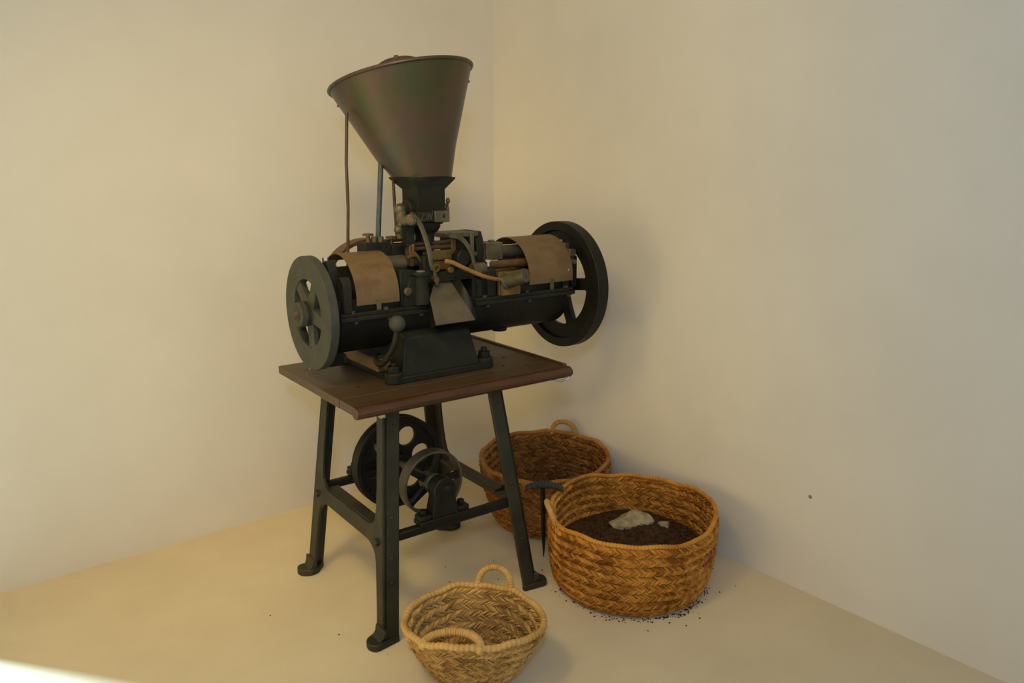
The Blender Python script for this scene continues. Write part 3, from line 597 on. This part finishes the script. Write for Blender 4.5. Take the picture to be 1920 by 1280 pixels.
# ------------------------------------------------------------------ baskets
def make_basket(name, label, bc_, rb, rc_, rr, h, rows, pitch, mat, seed, wave=0.01, oval=1.0, odir=0.0, bulge=0.02, rope=0.011, hfun=None, floor_z=0.012, nfib=700, inner=True):
    rnd = random.Random(seed)
    bk = empty(name, (bc_[0], bc_[1], 0)); tag(bk, label, 'basket')
    ph = [rnd.uniform(0, 6.28) for _ in range(4)]
    def S(th, t, off=0.0):
        w = 1+wave*(math.sin(2*th+ph[0])+0.6*math.sin(3*th+ph[1]))*(0.4+0.6*t)+0.004*math.sin(9*th+ph[2]+5*t)
        R = (rb+(rr-rb)*t+bulge*math.sin(PI*t))*w+0.0035*math.sin(2*PI*t*rows/2)*(1 if t < 0.98 else 0)
        if t < 0.10: R -= (0.10-t)*0.18
        R += off
        ex = R*math.cos(th-odir); ey = R*math.sin(th-odir)/oval
        x = ex*math.cos(odir)-ey*math.sin(odir); y = ex*math.sin(odir)+ey*math.cos(odir)
        hh = h+(hfun(th) if hfun else 0)+0.003*math.sin(7*th+ph[3])+0.002*math.sin(13*th+ph[1])
        return Vector((rc_[0]*t+bc_[0]*(1-t)+x-bc_[0], rc_[1]*t+bc_[1]*(1-t)+y-bc_[1], 0.004+t*(hh-0.004)))
    N = 96; T = [0, 0.04, 0.1]+[0.1+0.9*k/16 for k in range(1, 17)]
    MB().loft([[S(2*PI*i/N, t, -0.001) for i in range(N)] for t in T]+[[S(2*PI*i/N, t, -0.008) for i in range(N)] for t in reversed(T)], cap=False).dark().build('wall_shell', mat, bk, tint=True)
    MB().loft([[S(2*PI*i/N, 0.02, o_)+Vector((0, 0, z)) for i in range(N)] for z, o_ in ((0, -0.002), (floor_z, -0.004))]).build('base', mat, bk, tint=True)
    circ = 2*PI*(rb+rr)/2; nper = int(circ/pitch)
    for band in range(rows//2):
        for side in ((1, -1) if inner else (1,)):
            mb = MB()
            for rw_ in range(2):
                row = band*2+rw_
                t0, t1 = 0.02+0.965*row/rows, 0.02+0.965*(row+1)/rows
                gap = 0.10*(t1-t0)
                ta_, tb_ = (t0+gap*1.6, t1+gap*0.6) if rw_ == 0 else (t0-gap*0.6, t1-gap*1.6)
                sl_ = (t1-t0)*h/((rb+rr)/2)*(1 if rw_ == 0 else -1)*1.25
                for i in range(nper):
                    th = 2*PI*(i+0.5*(row % 2)+rnd.uniform(-0.12, 0.12))/nper; dw = 2*PI/nper*0.54*rnd.uniform(0.8, 1.15)
                    o0 = side*0.0015-(0.009 if side < 0 else 0); o1 = o0+side*(0.0058+rnd.uniform(-0.0012, 0.002))
                    ja, jb = rnd.uniform(-0.22, 0.15)*(t1-t0), rnd.uniform(-0.15, 0.22)*(t1-t0)
                    A, B = ta_+ja, min(tb_+jb, 1.0)
                    q = [S(th-dw, A, o0), S(th+dw, A, o0), S(th+sl_+dw, B, o0), S(th+sl_-dw, B, o0),
                         S(th+sl_*0.22, A+(B-A)*0.22, o1), S(th+sl_*0.78, A+(B-A)*0.78, o1)]
                    mb.add(q, [(0, 1, 4), (1, 2, 5, 4), (2, 3, 5), (3, 0, 4, 5)], rnd.random())
            mb.build('braid_band', mat, bk, tint=True, smooth=False)
    # coiled rim
    def ropes(path, rad, nwrap, nm, closed, par, mt):
        L = len(path)
        g = MB().tube(path, lambda t: rad*(0.88+0.24*abs(math.sin(PI*nwrap*t))+rnd.uniform(-0.05, 0.09)), 9, closed=closed)
        g.t = [0.35+0.5*abs(math.sin(PI*nwrap*(k//9)/max(L-1, 1)))+0.2*rnd.random() for k in range(len(g.v))]
        return g.build(nm, mt, par, tint=True, ang=1.2)
    nw = int(circ/0.011); rp = [S(2*PI*i/(nw*4), 1.0, -0.003)+Vector((0, 0, 0.003)) for i in range(nw*4)]
    rope_mat = mat
    ropes(rp, rope, nw, 'rim_coil', True, bk, rope_mat)
    # loose fibres
    fb = MB()
    for _ in range(nfib):
        th = rnd.uniform(0, 2*PI); t = rnd.uniform(0.02, 1.0); s = 1 if rnd.random() < 0.75 else -1
        p0 = S(th, t, 0.003 if s > 0 else -0.011); o = S(th, t, 0.02 if s > 0 else -0.03)-p0; o.normalize()
        tg = Vector((-math.sin(th), math.cos(th), 0))*rnd.uniform(-1, 1)+Vector((0, 0, rnd.uniform(-0.9, 0.7))); ln = rnd.uniform(0.008, 0.03)
        p1 = p0+tg*ln*0.5+o*ln*0.25; p2 = p0+tg*ln+o*ln*rnd.uniform(0.1, 0.6); wv = Vector((0, 0, 1)).cross(tg+o*0.1)
        if wv.length < 1e-3: continue
        wv = wv.normalized()*0.0006
        fb.add([p0-wv, p0+wv, p1+wv, p1-wv, p2], [(0, 1, 2, 3), (3, 2, 4)], rnd.random())
    fo = fb.build('loose_fibres', mat, bk, tint=True); fo['kind'] = 'stuff'
    return bk, S, ropes
def handle(bk, S, ropes, th, half, rise, rad, mat, out=0.0, lean=0.0, nw=22, label=None):
    a, c = S(th-half, 1.0, 0.001), S(th+half, 1.0, 0.001); mid = (a+c)/2
    o = Vector((math.cos(th), math.sin(th), 0))
    path = []
    for k in range(nw*4+1):
        s = k/(nw*4); al = PI*s
        w = (a-c)/2; e = -math.cos(al)
        q = mid-w*e*1.0+Vector((0, 0, rise))*math.sin(al)**0.8+o*(out*math.sin(al)+0.0)
        path.append(q)
    path = [a-Vector((0, 0, 0.016))-o*0.012]+path+[c-Vector((0, 0, 0.016))-o*0.012]
    h_ = ropes(path, rad, nw, 'handle', False, bk, mat)
    if label: h_['label'] = label
    return h_
# big basket
big, Sb, rp = make_basket('woven_basket', 'large orange-brown woven basket holding soil and a pale stone', (-0.428, -1.352), 0.268, (-0.388, -1.324), 0.302, 0.260, 16, 0.0098, 'straw_orange', 3, 0.012, bulge=0.010, rope=0.0075, hfun=lambda th: 0.010*math.cos(th-0.9)-0.007*math.sin(3*th))
handle(big, Sb, rp, 2.62, 0.17, 0.050, 0.0095, 'straw_rope', out=0.02)
surf('red_paint', (0.30, 0.055, 0.025), (0.42, 0.10, 0.045), 30, 0.8, 0, None)
rmk = random.Random(33); mk = MB()
for k in range(26):
    th = rmk.uniform(-1.45, -1.12); t = rmk.uniform(0.50, 0.72); dl = rmk.uniform(0.03, 0.06); dw = 0.008
    q = [Sb(th-dw, t, 0.0065), Sb(th+dw, t, 0.0065), Sb(th+dl+dw, t+0.08, 0.0065), Sb(th+dl-dw, t+0.08, 0.0065), Sb(th+dl*0.5, t+0.04, 0.0085)]
    mk.add(q, [(0, 1, 4), (1, 2, 4), (2, 3, 4), (3, 0, 4)])
mo = mk.build('red_paint_mark', 'red_paint', big, smooth=False); mo['label'] = 'faded red paint mark on the weave'
# rear basket
rear, Sr, rp2 = make_basket('woven_basket', 'brown woven basket in the corner with one upright loop handle against the wall', (-0.325, -0.780), 0.215, (-0.296, -0.728), 0.274, 0.266, 16, 0.0098, 'straw_brown', 11, 0.010, bulge=0.010, rope=0.0085, hfun=lambda th: 0.016*math.cos(th-0.8))
handle(rear, Sr, rp2, 0.50, 0.21, 0.056, 0.0105, 'straw_rope', out=0.0, nw=26)
# small basket
small, Ss, rp3 = make_basket('woven_basket', 'small pale straw basket with two rope loop handles beside the stand leg', (-1.205, -1.452), 0.100, (-1.203, -1.452), 0.206, 0.196, 12, 0.0092, 'straw_pale', 5, 0.016, oval=1.20, odir=-0.62, bulge=0.010, rope=0.0092, floor_z=0.02, hfun=lambda th: 0.008*math.cos(2*(th-0.9)))
handle(small, Ss, rp3, 0.60, 0.27, 0.066, 0.0095, 'straw_pale', out=0.01, nw=26)
handle(small, Ss, rp3, 0.62+PI-0.02, 0.42, 0.018, 0.0115, 'straw_pale', out=-0.048, nw=34)
# contents of the big basket
g = MB(); n = 30; rn = random.Random(2)
rings = []
def soil_z(x, y): return 0.142+0.016*math.sin(9*x+1)*math.cos(8*y)+0.030*math.exp(-((x-0.06)**2+(y-0.04)**2)/0.02)
rings = [[Vector((k/14*0.262*math.cos(2*PI*i/48), k/14*0.262*math.sin(2*PI*i/48), 0)) for i in range(48)] for k in range(1, 15)]
for rg in rings:
    for q in rg: q.z = soil_z(q.x, q.y)+rn.uniform(-0.004, 0.004)
low = [Vector((q.x*0.94, q.y*0.94, 0.03)) for q in rings[-1]]
g.loft(rings+[low])
for _ in range(1500):
    a, rr_ = rn.uniform(0, 6.28), 0.25*math.sqrt(rn.random()); x, y = rr_*math.cos(a), rr_*math.sin(a); z = soil_z(x, y); s = rn.uniform(0.002, 0.007)
    q = [Vector((x+rn.uniform(-s, s), y+rn.uniform(-s, s), z+rn.uniform(-s*0.5, s*1.2))) for _ in range(4)]
    g.add(q, [(0, 1, 2), (0, 2, 3), (0, 3, 1), (1, 3, 2)])
o = g.build('soil', 'soil'); o.location = (-0.41, -1.34, 0); tag(o, 'dark brown crumbly soil filling the large basket', 'soil', kind='stuff')
def rock(name, loc, sx, sy, sz, seed, mat, rot=0):
    bm = bmesh.new(); bmesh.ops.create_icosphere(bm, subdivisions=4, radius=1); rq = random.Random(seed)
    pl = [(Vector((rq.gauss(0, 1), rq.gauss(0, 1), rq.gauss(0, 1))).normalized(), rq.uniform(0.62, 0.88)) for _ in range(14)]
    for vv in bm.verts:
        for nn, dd in pl:
            k = vv.co.dot(nn)-dd
            if k > 0: vv.co -= nn*k*0.92
        vv.co *= 1+0.035*math.sin(7*vv.co.x+3*vv.co.y)+0.025*math.sin(11*vv.co.z+5*vv.co.x)+rq.uniform(-0.01, 0.01)
        vv.co.x *= sx; vv.co.y *= sy; vv.co.z *= sz
    me = bpy.data.meshes.new(name); bm.to_mesh(me); bm.free(); me.materials.append(M[mat])
    me.polygons.foreach_set('use_smooth', [True]*len(me.polygons)); me.set_sharp_from_angle(angle=0.5)
    o = bpy.data.objects.new(name, me); C.objects.link(o); o.location = loc; o.rotation_euler = (0, 0, rot); return o
tag(rock('stone', (-0.350, -1.290, 0.176), 0.090, 0.060, 0.052, 4, 'rock', -0.6), 'pale rough stone half sunk in the soil', 'stone')
tag(rock('stone', (-0.252, -1.362, 0.158), 0.036, 0.03, 0.028, 9, 'rock', 0.4), 'small dirty stone beside the large pale stone', 'stone')
o = MB().tube([(-0.43, -1.42, 0.158), (-0.415, -1.445, 0.164), (-0.405, -1.455, 0.160)], 0.006, 7).build('twig', 'twig'); tag(o, 'short brown twig lying on the soil', 'twig')
# contents of the rear basket: straw litter
g = MB(); rn = random.Random(8)
g.loft([[(rr_*math.cos(2*PI*i/32), rr_*math.sin(2*PI*i/32), z) for i in range(32)] for rr_, z in ((0.20, 0.02), (0.222, 0.05), (0.15, 0.058), (0.02, 0.06))])
for _ in range(700):
    a, rr_ = rn.uniform(0, 6.28), 0.215*math.sqrt(rn.random()); p0 = Vector((rr_*math.cos(a), rr_*math.sin(a), 0.056+rn.uniform(0, 0.008)))
    dd = Vector((rn.gauss(0, 1), rn.gauss(0, 1), rn.gauss(0, 0.3))).normalized()*rn.uniform(0.01, 0.03); wv = dd.cross(Vector((0, 0, 1))).normalized()*0.0012
    if (p0+dd).to_2d().length > 0.225: continue
    g.add([p0-wv, p0+wv, p0+dd+wv, p0+dd-wv], [(0, 1, 2, 3)])
o = g.build('straw_litter', 'straw_brown', tint=True); o.location = (-0.326, -0.785, 0); tag(o, 'loose straw litter lying inside the brown corner basket', 'straw', kind='stuff')
# curled hook in the small basket
o = MB().tube(spline([(0.03*math.cos(a)*1.2, 0.03*math.sin(a), 0.006+0.002*a) for a in [0.2+0.5*k for k in range(11)]], 4), 0.005, 8).tube([(-0.055, 0.035, 0.0), (-0.05, 0.035, 0.04)], 0.006, 8).tube([(-0.055, 0.035, 0.002), (0.0, 0.028, 0.010)], 0.005, 8).build('iron_hook', 'twig')
o.location = (-1.165, -1.42, 0.028); tag(o, 'small curled rusty iron hook inside the pale straw basket', 'hook')

# ------------------------------------------------------------------ T-handled spike
tl = empty('boring_spike', (-0.556, -1.024, 0)); tag(tl, 'black iron spike with curved wrapped cross handle standing beside the baskets', 'tool')
MB().tube([(0, 0, 0.0), (0.0, 0, 0.05), (-0.001, 0.002, 0.12), (-0.002, 0.003, 0.20), (-0.003, 0.005, 0.285)], lambda t: 0.0015+0.0075*min(1, t*2.2)-0.0*t, 8).build('spike', 'black_iron', tl)
e = Vector((0.80, -0.60, 0)); path = spline([Vector((-0.003, 0.005, 0.283))+e*s+Vector((0, 0, 0.018*(1-(s/0.07)**2))) for s in (-0.066, -0.045, -0.02, 0.0, 0.025, 0.052, 0.078)], 10)
MB().tube(path, lambda t: (0.0150-0.0050*abs(2*t-1)**2)*(1+0.07*math.sin(t*150)), 12).build('cross_handle', 'wrap', tl)

# ------------------------------------------------------------------ crumbs on the floor
rn = random.Random(21); cr = []
for (x, y) in [(-0.60, -1.06), (-0.575, -1.10), (-0.62, -1.02), (-0.50, -1.03), (-0.63, -1.10), (-0.66, -1.08), (-0.70, -1.23), (-0.80, -1.05), (-0.86, -1.12), (-0.62, -1.62), (-0.50, -1.68), (-0.43, -1.68), (-0.24, -1.62), (-0.09, -1.44), (-0.12, -1.50), (-1.42, -1.0), (-1.55, -0.75), (-1.35, -1.19), (-0.95, -0.95), (-0.90, -0.85), (-1.0, -1.12), (-0.73, -0.93), (-0.16, -1.63)]:
    s = rn.uniform(0.0025, 0.005); q = [Vector((rn.uniform(-1, 1)*s, rn.uniform(-1, 1)*s, 0)) for _ in range(3)]
    q = [Vector((s, 0, 0)), Vector((-0.5*s, 0.8*s, 0)), Vector((-0.6*s, -0.7*s, 0)), Vector((rn.uniform(-0.2, 0.2)*s, rn.uniform(-0.2, 0.2)*s, s*0.9))]
    o = MB().add(q, [(0, 1, 3), (1, 2, 3), (2, 0, 3), (0, 2, 1)]).build('soil_crumb', 'soil', smooth=False); o.location = (x, y, 0); o.rotation_euler = (0, 0, rn.uniform(0, 6))
    if x > -0.72 and y > -1.2 and x < -0.45: where = 'near the black spike'
    elif x > -0.72 and y < -1.2: where = 'around the large soil-filled basket'
    elif x > -1.3: where = 'under the iron stand'
    else: where = 'on open floor away from the baskets'
    tag(o, 'tiny dark soil crumb lying '+where, 'crumb', 'soil crumbs '+where)
g = MB()
for _ in range(260):
    a = rn.gauss(-1.6, 0.9); rr_ = 0.262+abs(rn.gauss(0, 0.014)); x, y = -0.425+rr_*math.cos(a), -1.35+rr_*math.sin(a); s = rn.uniform(0.0015, 0.005)
    if (x+0.678)**2+(y+1.169)**2 < 0.05**2: continue
    g.add([(x+s, y, 0.0005), (x-s*0.6, y+s*0.8, 0.0005), (x-s*0.6, y-s*0.7, 0.0005), (x, y, s)], [(0, 1, 3), (1, 2, 3), (2, 0, 3), (0, 2, 1)])
tag(g.build('spilled_soil', 'soil', smooth=False), 'dark soil spilled around the foot of the large basket', 'soil', kind='stuff')
